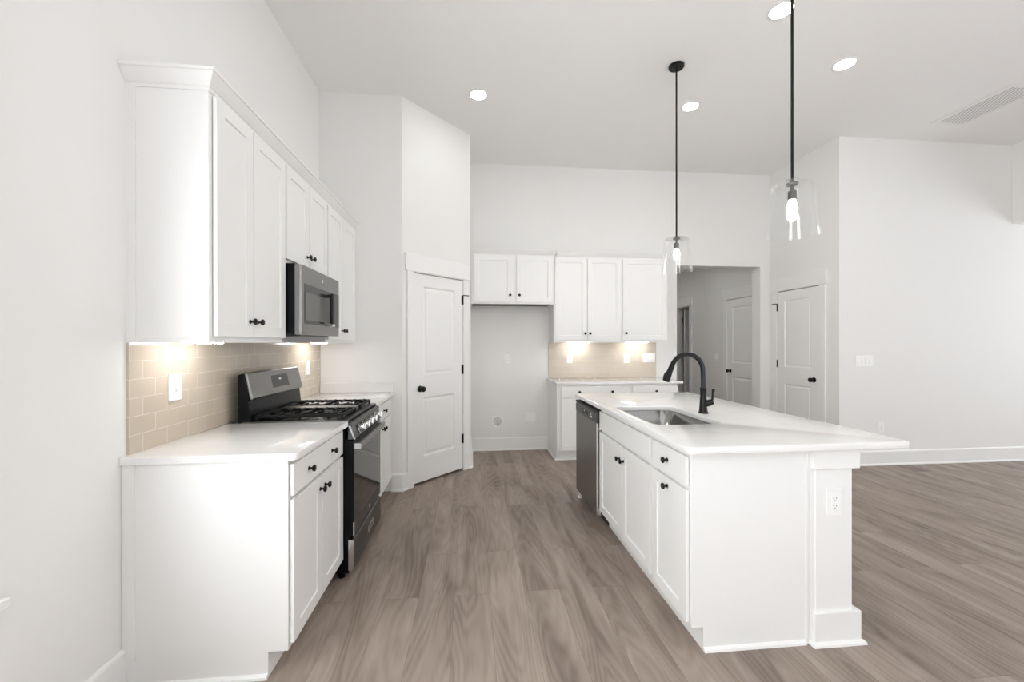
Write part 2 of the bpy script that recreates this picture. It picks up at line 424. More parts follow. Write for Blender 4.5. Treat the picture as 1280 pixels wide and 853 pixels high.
# travel so that the room is on the right
wall('wall_left', (XL, YREAR), (XL, YB + .17), .12, 0, H, [(.31 - YREAR, 1.26 - YREAR, .63, 2.2), (-4.1 - YREAR, -1.7 - YREAR, .63, 2.4)])
wall('wall_pantry_side', (XL, YP), tuple(PA), .115, 0, H)
wall('wall_pantry_front', tuple(PA), tuple(PB), .115, 0, H, [(.130, .785, 0, 2.045)])
wall('wall_pantry_end', tuple(PB), (PB.x, YB), .115, 0, H)
wall('wall_back', (XL, YB), (XR + .12, YB), .17, 0, H, [(2.731 - XL, 3.918 - XL, 0, 2.40)])
wall('wall_closet', (XR, YB), (XR, YR), .12, 0, H, [(YB - 5.105, YB - 4.440, 0, 2.045)])
wall('wall_right', (XR + .12, YR), (9.05, YR), .12, 0, H)
wall('wall_side_room', (XW, YR), (XW, YREAR), .15, 0, H, [(0, YR + .6, 0, 2.742)])
wall('wall_far_right', (9.05, YR), (9.05, YREAR), .12, 0, H, [(1.2, 4.8, .3, 2.6)])
wall('wall_rear', (9.05, YREAR), (XL, YREAR), .12, 0, H, [(3.75, 9.65, .12, 2.72)])
# hall beyond the back wall
XH = 4.10
wall('wall_hall_right', (XH, 8.7), (XH, YB + .17), .12, 0, 2.75, [(8.7 - 7.90, 8.7 - 7.41, 0, 2.06), (8.7 - 6.25, 8.7 - 5.49, 0, 2.06)])
wall('wall_hall_left', (2.45, YB + .17), (2.45, 8.7), .12, 0, 2.75)
wall('wall_hall_end', (2.33, 8.7), (5.6, 8.7), .12, 0, 2.75)
struct('ceiling_hall', box(nb(), 2.33, 5.6, YB + .17, 8.82, 2.75, 2.83), 'ceil')
wall('wall_bath_near', (5.6, 7.0), (XH + .12, 7.0), .10, 0, 2.75)
wall('wall_bath_side', (5.6, 8.7), (5.6, 6.9), .10, 0, 2.75)
wall('wall_closet_back', (XR + 1.0, YB + .17), (XR + 1.0, YR + .12), .1, 0, H)
wall('wall_closet_hall', (XR + 1.1, YB + .17), (XR + .12, YB + .17), .05, 0, H)

# baseboards with shoe moulding
BB = [(0, 0), (.026, 0), (.026, .008), (.021, .017), (.014, .021), (.014, .148), (.010, .156), (.004, .162), (0, .162)]
def baseboard(name, path): struct(name, sweep(nb(), path, BB), 'trim')
def onp(s, off=0): p = PA + PD * s + PN * off; return (p.x, p.y)
baseboard('baseboard_left', [(XL, YREAR), (XL, 1.768)])
baseboard('baseboard_pantry_left', [(-.728, YP), tuple(PA), onp(.052)])
baseboard('baseboard_pantry_right', [onp(.862), tuple(PB), (PB.x, YB), (.983, YB)])
baseboard('baseboard_back', [(2.45, YB), (2.731, YB)])
baseboard('baseboard_back_corner', [(3.918, YB), (XR, YB), (XR, 5.205)])
baseboard('baseboard_right', [(XR, 4.355), (XR, YR), (XW + .2, YR), (9.05, YR)])
baseboard('baseboard_hall', [(XH, 7.32), (XH, 6.345)])

# ------------------------------------------------------------------ doors
def lever_knob(parent, x, z, y=-.0, side=1):
    b = nb(); lathe(b, [(0, 0), (.030, 0), (.031, .004), (.026, .008), (.012, .010), (.011, .028), (.018, .032), (.026, .040), (.028, .050), (.025, .060), (.014, .066), (0, .067)], (x, y, z), (0, -1, 0), 24)
    return obj('door_knob', b, 'black', parent, smooth=40)
def hinge(parent, x, z, y, stop=0):
    b = nb(); tube(b, [(x, y - .008, z - .047), (x, y - .008, z + .047)], .007, 10)
    box(b, x - .016, x + .002, y - .004, y, z - .045, z + .045)
    tube(b, [(x, y - .008, z + .047), (x, y - .008, z + .054)], .005, 8)
    if stop: tube(b, [(x, y - .008, z + .05), (x + stop * .02, y - .03, z + .05), (x + stop * .062, y - .035, z + .05)], .005, 8)
    return obj('hinge', b, 'black', parent, smooth=40)
def interior_door(name, loc, rz, w, h, cas, knob_x, hinge_x, hstop, zs=(.30, 1.07, 1.83), slab_open=False, right_cas=True, left_cas=True, hh=.165):
    """local x along the wall, -y out of the wall; opening 0..w"""
    r = sroot(name, loc, rz)
    gap = .004
    def side(x0, x1):
        b = nb(); box(b, x0, x1, -.018, 0, 0, h); obj('casing', b, 'trim', r, bevel=.002)
    if left_cas: side(-cas - .006, -.006)
    if right_cas: side(w + .006, w + .006 + cas)
    b = nb(); box(b, -cas - .026, w + cas + .026, -.024, 0, h, h + hh)
    obj('header_casing', b, 'trim', r, bevel=.002)
    b = nb(); box(b, -.006, .0, -.012, .115, 0, h); box(b, w, w + .006, -.012, .115, 0, h); box(b, -.006, w + .006, -.012, .115, h - .006, h + .0)
    # stop behind the slab
    if not slab_open:
        box(b, 0, .012, .034, .06, 0, h - .006); box(b, w - .012, w, .034, .06, 0, h - .006)
    obj('jamb', b, 'trim', r)
    sw, sh = w - 2 * gap, h - .006 - .007 - .026
    st = .115
    pn = [(st, sw - st, .24, .815), (st, sw - st, 1.03, sh - .115)]
    b = panelled(nb(), sw, sh, .035, pn, [(0, 0), (.003, .001), (.010, .008), (.016, .010), (.024, .010), (.042, .004)])
    s = obj('door_slab', b, 'trim', r, bevel=.001)
    s.location = (gap, .031, .026)
    if knob_x is not None: lever_knob(r, knob_x, .925, -.004)
    for i, z in enumerate(zs): hinge(r, hinge_x, z, -.003, hstop if i == len(zs) - 1 else 0)
    return r, s
p = PA + PD * .130
interior_door('door_1', (p.x, p.y, 0), PROT, .655, 2.045, .072, .075, .652, 1, zs=(.342, 1.083, 1.825))
interior_door('door_2', (XR, 5.105, 0), -PI / 2, .665, 2.045, .078, .587, .003, -1, zs=(.34, 1.09, 1.83))
r3, _ = interior_door('door_3', (XH, 6.25, 0), -PI / 2, .76, 2.06, .09, .07, .755, 0, zs=(.34, 1.09, 1.83))
# open door to the dark room at the end of the hall: slab swung inside
r4, s4 = interior_door('door_4', (XH, 7.90, 0), -PI / 2, .49, 2.06, .08, None, .003, 0, zs=(), slab_open=True)
s4.location = (.045, .125, .012); s4.rotation_euler = (0, 0, PI / 2)
for z in (.34, 1.09, 1.82): hinge(r4, .030, z, .10)

# window in the left wall (its stool end shows at the picture's edge)
wn = sroot('window_1', (XL, .31, 0), PI / 2)
ww = .95
b = nb(); box(b, -.075, ww + .070, -.042, 0, .600, .630); obj('window_stool', b, 'trim', wn, bevel=.003)
b = nb(); box(b, -.05, ww + .03, -.015, 0, .52, .600); obj('window_apron', b, 'trim', wn)
for x0, x1 in ((-.05, 0), (ww, ww + .03)): b = nb(); box(b, x0, x1, -.016, 0, .63, 2.2); obj('window_casing', b, 'trim', wn)
b = nb(); box(b, -.06, ww + .04, -.022, 0, 2.2, 2.34); obj('window_header', b, 'trim', wn)
b = nb()
for x0, x1, z0, z1 in ((0, .045, .63, 2.2), (ww - .045, ww, .63, 2.2), (.045, ww - .045, .63, .675), (.045, ww - .045, 2.155, 2.2), (.045, ww - .045, 1.39, 1.44)): box(b, x0, x1, .03, .075, z0, z1)
obj('window_frame', b, 'trim', wn)
b = nb(); box(b, .045, ww - .045, .055, .06, .675, 2.155); obj('window_pane', b, 'window_glass', wn)
# window added behind the camera in the left wall for fill light
wb = sroot('added_window_3', (XL, -4.1, 0), PI / 2)
b = nb()
for x0, x1, z0, z1 in ((0, .05, .63, 2.4), (1.17, 1.23, .63, 2.4), (2.35, 2.4, .63, 2.4), (.05, 2.35, .63, .68), (.05, 2.35, 2.35, 2.4)): box(b, x0, x1, .03, .075, z0, z1)
obj('window_frame', b, 'trim', wb)
b = nb(); box(b, .05, 2.35, .055, .06, .68, 2.35); obj('window_pane', b, 'window_glass', wb)
# glass doors in the rear wall
wr = sroot('window_2', (-.6, YREAR, 0), 0)
b = nb()
for x in (0, 1.9, 3.9, 5.84): box(b, x, x + .06, -.09, -.03, .12, 2.72)
box(b, 0, 5.9, -.09, -.03, .12, .2); box(b, 0, 5.9, -.09, -.03, 2.64, 2.72)
obj('window_frame', b, 'trim', wr)

# ------------------------------------------------------------------ cabinets
SHK = [(0, 0), (.0015, .0075)]
def knob(parent, x, z, y):
    b = nb(); lathe(b, [(0, 0), (.0095, 0), (.0095, .002), (.0055, .006), (.005, .014), (.0105, .017), (.0145, .021), (.0155, .025), (.013, .029), (.007, .031), (0, .0315)], (x, y, z), (0, -1, 0), 20)
    return obj('knob', b, 'black', parent, smooth=40)
DT = .02
def cab_door(parent, x0, x1, z0, z1, kn=None, st=.057):
    w, h = x1 - x0, z1 - z0
    b = panelled(nb(), w, h, DT - .003, [(st, w - st, st, h - st)], SHK, x0, z0); bmesh.ops.translate(b, verts=b.verts[:], vec=(0, -.003, 0))
    d = obj('door', b, 'cab', parent, bevel=.0012)
    if kn: knob(d, kn[0], kn[1], -DT)
    return d
def cab_drawer(parent, x0, x1, z0, z1, kns=()):
    b = box(nb(), x0, x1, -DT, -.003, z0, z1)
    d = obj('drawer', b, 'cab', parent, bevel=.003)
    for k in kns: knob(d, k[0], k[1], -DT)
    return d
def base_body(parent, w, depth, toe=.075, toeh=.105, h=.885):
    b = prism(nb(), [(toe, 0), (toe, toeh), (0, toeh), (0, h), (depth, h), (depth, 0)], 0, 0, w)
    return obj('carcass', b, 'cab', parent, bevel=.001)
def shoe(parent, pts):
    b = sweep(nb(), pts, [(0, 0), (.014, 0), (.012, .010), (.006, .016), (0, .018)]); return obj('shoe_molding', b, 'trim', parent)

# left of the range
YL0, YL1 = 1.770, 2.445
c = thing('base_cabinet', 'white base cabinet with wide two-knob drawer on the near side of the range', 'cabinet', (-.745, YL0, 0), PI / 2, 'white base cabinets along the left wall')
base_body(c, YL1 - YL0, .620, .078)
cab_drawer(c, .010, .665, .735, .866, [(.165, .802), (.475, .802)])
cab_door(c, .010, .335, .13, .718, (.305, .660)); cab_door(c, .340, .665, .13, .718, (.370, .660))
b = box(nb(), -.006, .0, .575, .620, .11, .885); obj('scribe_strip', b, 'cab', c)
shoe(c, [(.0, .618), (.0, .078)])
# right of the range
YK0 = 3.160
c = thing('base_cabinet', 'white base cabinet with small drawer between the range and the pantry wall', 'cabinet', (-.745, YK0, 0), PI / 2, 'white base cabinets along the left wall')
wk = YP - YK0 - .002
base_body(c, wk, .620)
cab_drawer(c, .015, wk - .03, .735, .866, [(.375, .802)])
cab_door(c, .015, .350, .13, .718, (.320, .655)); cab_door(c, .355, wk - .03, .13, .718, (.385, .655))

# left counters
tag(slab('countertop', rrect(XL + .001, -.702, 1.755, 2.449, [0, .028, 0, 0]), [], .885, .915, 'quartz'), 'white quartz countertop slab on the near side of the range', 'countertop')
ct = thing('countertop', 'white quartz countertop with short upstand between range and pantry wall', 'countertop', (0, 0, 0))
s = slab('slab', rrect(XL + .001, -.702, 3.157, YP - .001, [0, 0, 0, 0]), [], .885, .915, 'quartz'); s.parent = ct
b = box(nb(), XL + .012, -.712, YP - .019, YP - .001, .915, 1.005); obj('upstand', b, 'quartz', ct, bevel=.002)

# tile behind the range
bt = box(nb(), 1.790, YP - .002, -.009, 0, 0, .452)
o = obj('tile_backsplash', bt, 'tile_left', None, (XL + .0005, 0, .9155), PI / 2)
tag(o, 'glossy beige subway tile backsplash behind the range on the left wall', 'backsplash')

# upper cabinets on the left wall
XF = -1.063
def upper(label, loc, rz, w, depth, z0, z1, doors, group, kz, st=.057):
    c = thing('wall_cabinet', label, 'cabinet', loc, rz, group)
    b = nb(); box(b, 0, w, 0, depth, z0 + .016, z1); box(b, 0, w, 0, .019, z0, z0 + .016); box(b, 0, .016, .019, depth, z0, z0 + .016); box(b, w - .016, w, .019, depth, z0, z0 + .016)
    obj('carcass', b, 'cab', c, bevel=.001)
    for x0, x1, za, zb, kx in doors: cab_door(c, x0, x1, za, zb, (kx, kz) if kx is not None else None, st)
    return c
G1 = 'white wall cabinets over the range wall'
D = -XL + XF
u1 = upper('tall white two-door wall cabinet nearest the camera on the left wall', (XF, 1.797, 0), PI / 2, .663, D, 1.366, 2.41,
      [(.022, .3085, 1.392, 2.385, .278), (.3145, .655, 1.392, 2.385, .347)], G1, 1.466)
b = box(nb(), -.005, 0, D - .032, D, 1.366, 2.40); obj('scribe_strip', b, 'cab', u1)
upper('short white two-door wall cabinet directly above the microwave', (XF, 2.461, 0), PI / 2, .683, D, 1.825, 2.41,
      [(.010, .334, 1.848, 2.385, .302), (.340, .672, 1.848, 2.385, .372)], G1, 1.914)
upper('white two-door wall cabinet past the microwave next to the pantry wall', (XF, 3.145, 0), PI / 2, YP - 3.145, D, 1.366, 2.41,
      [(.014, .355, 1.392, 2.385, .325), (.361, .722, 1.392, 2.385, .392)], G1, 1.465)
CR = [(0, 2.392), (.006, 2.392), (.007, 2.404), (.014, 2.408), (.026, 2.424), (.038, 2.443), (.041, 2.450), (.048, 2.452), (.048, 2.464), (0, 2.464)]
o = obj('crown_molding', sweep(nb(), [(XL + .001, 1.797), (XF, 1.797), (XF, YP - .001)], CR), 'cab')
tag(o, 'long white crown molding along the tops of the left wall cabinets', 'molding')

def light_bar(label, loc, rz, ln, power):
    t = thing('under_cabinet_light', label, 'light', loc, rz, 'slim light bars under the wall cabinets')
    obj('housing', box(nb(), 0, ln, -.016, .016, -.008, 0), 'plastic', t)
    obj('lens', box(nb(), .006, ln - .006, -.012, .012, -.017, -.008), 'bar', t)
light_bar('slim lit bar under the tall wall cabinet nearest the camera', (-1.23, 1.90, 1.3795), PI / 2, .28, 0)
light_bar('slim lit bar under the wall cabinet past the microwave', (-1.23, 3.36, 1.3795), PI / 2, .30, 0)

# ------------------------------------------------------------------ microwave
mw = thing('microwave', 'stainless over-the-range microwave with smoked window under the short cabinet', 'microwave', (-1.0, 2.466, 0), PI / 2)
wm = .674
b = box(nb(), 0, wm, 0, .36, 1.425, 1.822); obj('body', b, 'enamel', mw, bevel=.003)
b = nb(); box(b, .02, wm - .02, .03, .33, 1.413, 1.425)
for i in range(6): box(b, .06 + i * .03, .075 + i * .03, .06, .2, 1.409, 1.413)
obj('vent_grille', b, 'slot', mw)
# door with a softly rounded front and a raised top vent strip
prof = [(0, 0), (0, -.026), (.010, -.036), (.024, -.039), (wm - .012, -.039), (wm, -.030), (wm, 0)]
b = prism(nb(), prof, 2, 1.414, 1.816); dr = obj('door', b, 'steel', mw, bevel=.0015)
b = box(nb(), .036, wm - .012, -.0405, -.038, 1.478, 1.712); obj('window', b, 'mw_glass', dr, bevel=.001)
b = box(nb(), .050, .375, -.0415, -.0405, 1.500, 1.662); obj('screen', b, 'mw_screen', dr)
b = nb(); box(b, .395, .445, -.086, -.064, 1.492, 1.694); box(b, .405, .435, -.066, -.040, 1.668, 1.690); hd = obj('handle', b, 'mw_handle', dr, bevel=.006)
b = nb(); box(b, .398, .442, -.084, -.040, 1.474, 1.492); obj('handle_foot', b, 'chrome', hd, bevel=.004)
b = box(nb(), .470, .640, -.0418, -.0405, 1.485, 1.700); obj('keypad', b, 'mw_glass', dr)
b = nb(); lathe(b, [(0, 0), (.0115, 0), (.0115, .0015), (.009, .002), (0, .002)], (.332, -.039, 1.765), (0, -1, 0), 20); obj('badge', b, 'bright_edge', dr)

# ------------------------------------------------------------------ range
WR = .700
rg = thing('gas_range', 'freestanding stainless and black gas range between the left base cabinets', 'range', (-.700, 2.452, 0), PI / 2)
b = nb(); box(b, 0, WR, 0, .60, .04, .905)
for x in (.04, WR - .04):
    for y in (.05, .55): tube(b, [(x, y, 0), (x, y, .04)], .018, 10)
obj('body', b, 'enamel', rg, bevel=.002)
b = prism(nb(), [(.012, .905), (-.012, .900), (-.020, .888), (-.020, .882), (.58, .882), (.58, .921), (.0, .921)], 0, -.001, WR + .001)
obj('cooktop', b, 'steel_dark', rg, bevel=.002)
b = box(nb(), .03, WR - .03, .05, .52, .921, .923); obj('burner_tray', b, 'enamel', rg)
b = box(nb(), .305, .412, .05, .515, .923, .950); obj('center_plate', b, 'steel', rg, bevel=.004)
# control panel, slanted
b = prism(nb(), [(.02, .886), (-.014, .886), (-.036, .812), (.02, .808)], 0, 0, WR); cp = obj('control_panel', b, 'steel_dark', rg, bevel=.002)
b = prism(nb(), [(-.012, .888), (-.0135, .884), (-.0365, .811), (-.030, .809), (-.0, .888)], 0, -.002, .012); obj('panel_end_cap', b, 'bright_edge', cp)
nx = Vector((0, -math.cos(math.atan2(.022, .074)), .28)).normalized()
for i, x in enumerate((.115, .205, .295, .405, .545)):
    b = nb(); o0 = Vector((x, -.0255, .850)); lathe(b, [(0, 0), (.026, 0), (.026, .006), (.0215, .008), (.021, .036), (.018, .040), (0, .040)], o0, nx, 24)
    kb = obj('knob', b, 'chrome', rg, smooth=35)
    b = nb(); lathe(b, [(.0255, .001), (.028, .001), (.028, .004), (.0255, .004)], o0, nx, 24, closed=True); obj('knob_ring', b, 'black', kb)
    b = nb(); d_, u_, w_ = frame_of(nx)
    tube(b, [o0 + nx * .043 - Vector((0, 0, .018)), o0 + nx * .043 + Vector((0, 0, .018))], .006, 8); obj('grip', b, 'chrome', kb)
# oven door
b = box(nb(), .004, WR - .004, -.027, .0, .250, .800); dr = obj('oven_door', b, 'enamel', rg, bevel=.001)
b = box(nb(), .004, WR - .004, -.0285, -.0265, .252, .330); obj('lower_rail', b, 'steel_dark', dr)
b = box(nb(), .004, WR - .004, -.0285, -.0265, .752, .799); obj('upper_rail', b, 'steel_dark', dr)
b = box(nb(), .004, WR - .006, -.030, -.027, .330, .752); obj('glass', b, 'oven_glass', dr)
b = box(nb(), .0025, .006, -.0295, -.024, .252, .332); obj('door_edge_trim', b, 'bright_edge', dr)
b = nb()
for j in range(2):
    for i in range(6): box(b, .075 + i * .094, .145 + i * .094, -.0295, -.027, .772 + j * .013, .778 + j * .013)
obj('vent_slots', b, 'slot', dr)
b = nb(); box(b, .010, WR - .012, -.066, -.052, .752, .786)
box(b, .018, .060, -.052, -.028, .756, .782); box(b, WR - .06, WR - .02, -.052, -.028, .756, .782)
obj('handle', b, 'steel', dr, bevel=.004)
b = box(nb(), .009, .012, -.067, -.030, .753, .785); obj('handle_end', b, 'bright_edge', dr)
b = nb(); lathe(b, [(0, 0), (.012, 0), (.012, .0015), (.009, .002), (0, .002)], (.37, -.028, .288), (0, -1, 0), 20); obj('badge', b, 'bright_edge', dr)
# storage drawer
b = prism(nb(), [(.0, .055), (-.022, .055), (-.030, .066), (-.030, .222), (-.022, .232), (0, .232)], 0, .003, WR - .003); sd = obj('storage_drawer', b, 'steel_dark', rg, bevel=.002)
b = prism(nb(), [(.004, .056), (-.021, .056), (-.029, .067), (-.029, .221), (-.021, .231), (.004, .231)], 0, .0, .0035); obj('drawer_end', b, 'bright_edge', sd)
# rating sticker: a pale slanted tag with four short dark strokes
b = box(nb(), .325, .465, -.0312, -.0295, .125, .172); sk = obj('sticker', b, 'bright_edge', sd)
b = nb()
for i in range(7): box(b, .342 + i * .016, .351 + i * .016, -.0316, -.0311, .136, .160)
obj('sticker_print', b, 'steel_panel', sk)
# backguard
b = prism(nb(), [(.60, .905), (.60, 1.185), (.575, 1.192), (.565, 1.19), (.535, 1.05), (.545, 1.04), (.530, .915), (.530, .905)], 0, 0, WR)
bg = obj('backguard', b, 'enamel', rg, bevel=.003)
b = prism(nb(), [(.57, 1.196), (.553, 1.196), (.520, 1.046), (.537, 1.040)], 0, .002, WR - .002); con = obj('console', b, 'steel', bg, bevel=.011, seg=4)
tl = Vector((0, .553, 1.196)); bl = Vector((0, .520, 1.046)); e = (tl - bl).normalized(); nn = Vector((0, -e.z, e.y))
def on_con(x0, x1, t0, t1, off, th=.0012):
    bm = nb(); vs = []
    for x in (x0, x1):
        for t in (t0, t1):
            for o_ in (off - th, off):
                p_ = bl + e * t + nn * o_; vs.append(bm.verts.new((x, p_.y, p_.z)))
    for f in ((0, 1, 3, 2), (4, 6, 7, 5), (0, 4, 5, 1), (2, 3, 7, 6), (0, 2, 6, 4), (1, 5, 7, 3)): bm.faces.new([vs[i] for i in f])
    return bm
obj('display', on_con(.265, .490, .040, .118, .001), 'steel_panel', con)
obj('display_digits', on_con(.362, .388, .086, .096, .0016), 'led', con)
obj('display_badge', on_con(.478, .490, .038, .044, .002), 'slot', con)
# grates and burners
def grate(x0, x1):
    b = nb(); y0, y1 = .045, .515; zt = .957; hb = .013
    def bar(a, c, z0=zt - .014, z1=zt): box(b, min(a[0], c[0]) - hb / 2 * (a[0] == c[0]), max(a[0], c[0]) + hb / 2 * (a[0] == c[0]), min(a[1], c[1]) - hb / 2 * (a[1] == c[1]), max(a[1], c[1]) + hb / 2 * (a[1] == c[1]), z0, z1)
    for x in (x0, x1): bar((x, y0), (x, y1), zt - .020, zt - .004)
    for y in (y0, (y0 + y1) / 2, y1): bar((x0, y), (x1, y), zt - .020, zt - .004)
    xm = (x0 + x1) / 2
    n = 7
    for i in range(n):
        y = y0 + (y1 - y0) * (i + .5) / n
        bar((x0, y), (x0 + .085, y)); bar((x1 - .085, y), (x1, y))
    bar((xm, y0), (xm, y0 + .07)); bar((xm, y1 - .07), (xm, y1)); 
    for x in (x0, x1):
        for y in (y0, (y0 + y1) / 2, y1): box(b, x - .008, x + .008, y - .008, y + .008, .923, zt - .004)
    return obj('grate', b, 'iron', rg, bevel=.002)
grate(.035, .290); grate(.425, .668)
for x, y, rr in ((.162, .16, .046), (.162, .40, .036), (.546, .16, .040), (.546, .40, .034)):
    b = nb(); lathe(b, [(0, .923), (rr, .923), (rr, .930), (rr * .8, .934), (rr * .8, .938), (rr * .78, .942), (0, .943)], (x, y, 0), (0, 0, 1), 24); obj('burner', b, 'iron', rg, smooth=35)

# ------------------------------------------------------------------ island
XI = .965
c = thing('base_cabinet', 'white sink base cabinet in the island with two doors under a false drawer', 'cabinet', (XI, 2.985, 0), -PI / 2, 'white island cabinets'); isl = c
w1 = 2.985 - 2.105
prof = None
b = nb(); prism(b, [(.055, 0), (.055, .105), (0, .105), (0, .885), (.02, .885), (.02, .68), (.54, .68), (.54, .885), (.555, .885), (.555, 0)], 0, 0, w1); obj('carcass', b, 'cab', c, bevel=.001)
cab_drawer(c, .008, .865, .727, .860)
cab_door(c, .008, .457, .125, .710, (.427, .625)); cab_door(c, .463, .865, .125, .710, (.493, .625))
c = thing('base_cabinet', 'narrow white island cabinet with single door and drawer at the near end', 'cabinet', (XI, 2.104, 0), -PI / 2, 'white island cabinets')
w2 = 2.104 - 1.731
base_body(c, w2, .555, .055)
cab_drawer(c, .018, .360, .727, .860, [(.190, .798)])
cab_door(c, .018, .360, .125, .710, (.190, .672))
b = box(nb(), w2, w2 + .004, .542, .555, 0, .885); obj('corner_strip', b, 'cab', c)
b = sweep(nb(), [(w2, .54), (w2, .055)][::-1], [(0, 0), (.014, 0), (.012, .010), (.006, .016), (0, .018)]); obj('shoe_molding', b, 'trim', c)
# dishwasher
dw = thing('dishwasher', 'stainless dishwasher with dark top control strip at the far end of the island', 'dishwasher', (XI, 3.598, 0), -PI / 2)
b = box(nb(), .004, .606, .0, .54, .10, .868); obj('body', b, 'slot', dw)
b = prism(nb(), [(0, .075), (-.036, .075), (-.036, .765), (0, .765)], 0, .004, .604); d_ = obj('door', b, 'steel_dw', dw, bevel=.003)
b = prism(nb(), [(0, .767), (-.036, .767), (-.038, .780), (-.038, .832), (-.028, .846), (0, .846)], 0, .002, .606); cp = obj('control_panel', b, 'steel_panel', dw, bevel=.002)
b = box(nb(), .0, .612, -.038, .0, .8465, .862); obj('top_trim', b, 'slot', dw)
b = box(nb(), .225, .385, -.0392, -.036, .785, .822); obj('handle_pocket', b, 'slot', cp, bevel=.001)
b = nb(); lathe(b, [(0, 0), (.011, 0), (.011, .0012), (0, .0012)], (.285, -.0392, .812), (0, -1, 0), 16); obj('badge', b, 'bright_edge', cp)
b = nb(); box(b, .455, .49, -.0394, -.038, .787, .800); box(b, .452, .47, -.0394, -.038, .806, .818); obj('label_sticker', b, 'plastic', cp)
b = box(nb(), .597, .6055, -.0365, -.004, .076, .766); obj('door_edge', b, 'bright_edge', d_)
b = box(nb(), .07, .604, .05, .06, 0, .10); obj('toe_panel', b, 'slot', dw)
for x in (.026,):
    b = nb(); tube(b, [(x, -.006, .0), (x, -.006, .012)], .022, 12); tube(b, [(x, -.006, .012), (x, -.006, .10)], .010, 10); box(b, x - .02, x + .02, -.014, .0, .035, .10)
    obj('leveling_foot', b, 'plastic', dw)
# finished panels at the back and the far end
obj('back_panel', box(nb(), -.635, 1.105, .556, .580, 0, .885), 'cab', isl)
obj('end_panel', box(nb(), -.635, -.616, 0, .555, 0, .885), 'cab', isl)
# post
def post(label, y0, y1, sgn):
    t = thing('island_post', label, 'post', (1.64, (y0 + y1) / 2, 0), 0, 'square white island posts')
    hy = (y1 - y0) / 2
    obj('shaft', box(nb(), -.090, .090, -hy, hy, 0, .885), 'cab', t, bevel=.002)
    obj('cap_block', box(nb(), -.112, .118, -hy - .014, hy + .012, .793, .8845), 'cab', t, bevel=.003)
    obj('base_block', box(nb(), -.104, .124, -hy - .014, hy + .012, .0, .145), 'cab', t, bevel=.003)
    obj('filler_strip', box(nb(), -.118, -.090, -hy + .004, -hy + .02, 0, .8845), 'cab', t)
    P_ = [(-.104, hy), (-.104, -hy - .014), (.124, -hy - .014), (.124, hy + .012), (-.05, hy + .012)]
    S_ = [(0, 0), (.016, 0), (.014, .009), (.006, .016), (0, .017)]
    # travel so the outside is on the right
    obj('shoe_molding', sweep(nb(), P_, S_), 'trim', t)
post('square white island post with an outlet at the near corner of the island', 1.722, 1.86, 1)
# countertop with sink cut-out
HX0, HX1, HY0, HY1 = 1.000, 1.408, 2.165, 2.815
tag(slab('countertop', rrect(.922, 1.985, 1.675, 3.625, .03), [rrect(HX0, HX1, HY0, HY1, .075)], .885, .915, 'quartz'),
    'large white quartz island countertop with a sink cut-out and an overhang', 'countertop')
# sink
sk = thing('sink', 'undermount stainless steel sink bowl set into the island countertop', 'sink', ((HX0 + HX1) / 2, (HY0 + HY1) / 2, .70))
def loop(bm, g, r, z):
    cx, cy = (HX0 + HX1) / 2, (HY0 + HY1) / 2
    return [bm.verts.new((x - cx, y - cy, z - .70)) for x, y in rrect(HX0 - g, HX1 + g, HY0 - g, HY1 + g, r, 8)]
b = nb(); ls = [loop(b, .016, .085, .8845), loop(b, .002, .075, .8845), loop(b, 0, .075, .882), loop(b, -.006, .075, .75), loop(b, -.012, .078, .722), loop(b, -.025, .085, .706), loop(b, -.05, .09, .700)]
for a_, c_ in zip(ls, ls[1:]):
    n_ = len(a_)
    for i in range(n_): b.faces.new((a_[i], a_[(i + 1) % n_], c_[(i + 1) % n_], c_[i]))
b.faces.new(ls[-1])
bo = obj('bowl', b, 'sink', sk, smooth=60)
so = bo.modifiers.new('thickness', 'SOLIDIFY'); so.thickness = .0012; so.offset = 0
b = nb(); lathe(b, [(.012, .004), (.04, .004), (.045, .002), (.045, 0), (.012, 0)], (.0, .1, .0008), (0, 0, 1), 24, closed=True); obj('drain', b, 'chrome', sk)
b = nb(); lathe(b, [(0, .001), (.014, .001), (.012, .006), (0, .008)], (.0, .1, .0008), (0, 0, 1), 16); obj('drain_basket', b, 'slot', sk)
# faucet
FX, FY = 1.474, 2.50
fa = thing('faucet', 'matte black gooseneck pull-down faucet standing behind the island sink', 'faucet', (FX, FY, .9155))
b = nb(); lathe(b, [(0, 0), (.030, 0), (.030, .008), (.026, .011), (.0245, .03), (.021, .08), (.0185, .12), (.0190, .150), (.0205, .154), (.0205, .162), (.017, .165), (0, .165)], (0, 0, 0), (0, 0, 1), 28); obj('base', b, 'black', fa, smooth=35)
pts = [(0, 0, .160), (0, 0, .21), (-.002, 0, .268)]
R_ = .106
for k in range(1, 15):
    a = PI * k / 14 * .90
    pts.append((-R_ + R_ * math.cos(a) - .002, 0, .268 + R_ * math.sin(a) * 1.02))
b = nb(); tube(b, pts, .0148, 18); obj('gooseneck', b, 'black', fa, smooth=50)
p_ = Vector(pts[-1]); d_ = (Vector(pts[-1]) - Vector(pts[-2])).normalized()
b = nb(); tube(b, [p_ - d_ * .004, p_ + d_ * .010, p_ + d_ * .03, p_ + d_ * .075, p_ + d_ * .100, p_ + d_ * .104], [.0160, .0170, .0175, .0215, .0225, .019], 20); sh = obj('spray_head', b, 'black', fa, smooth=40)
b = nb(); q = p_ + d_ * .062 + Vector((-.021, 0, 0)); tube(b, [q - d_ * .018, q + d_ * .018], [.008, .008], 10); obj('spray_button', b, 'black', sh, smooth=40)
b = nb(); tube(b, [(.0, -.004, .058), (.020, -.020, .066), (.045, -.035, .080)], [.021, .021, .017], 18); vb = obj('valve_body', b, 'black', fa, smooth=40)
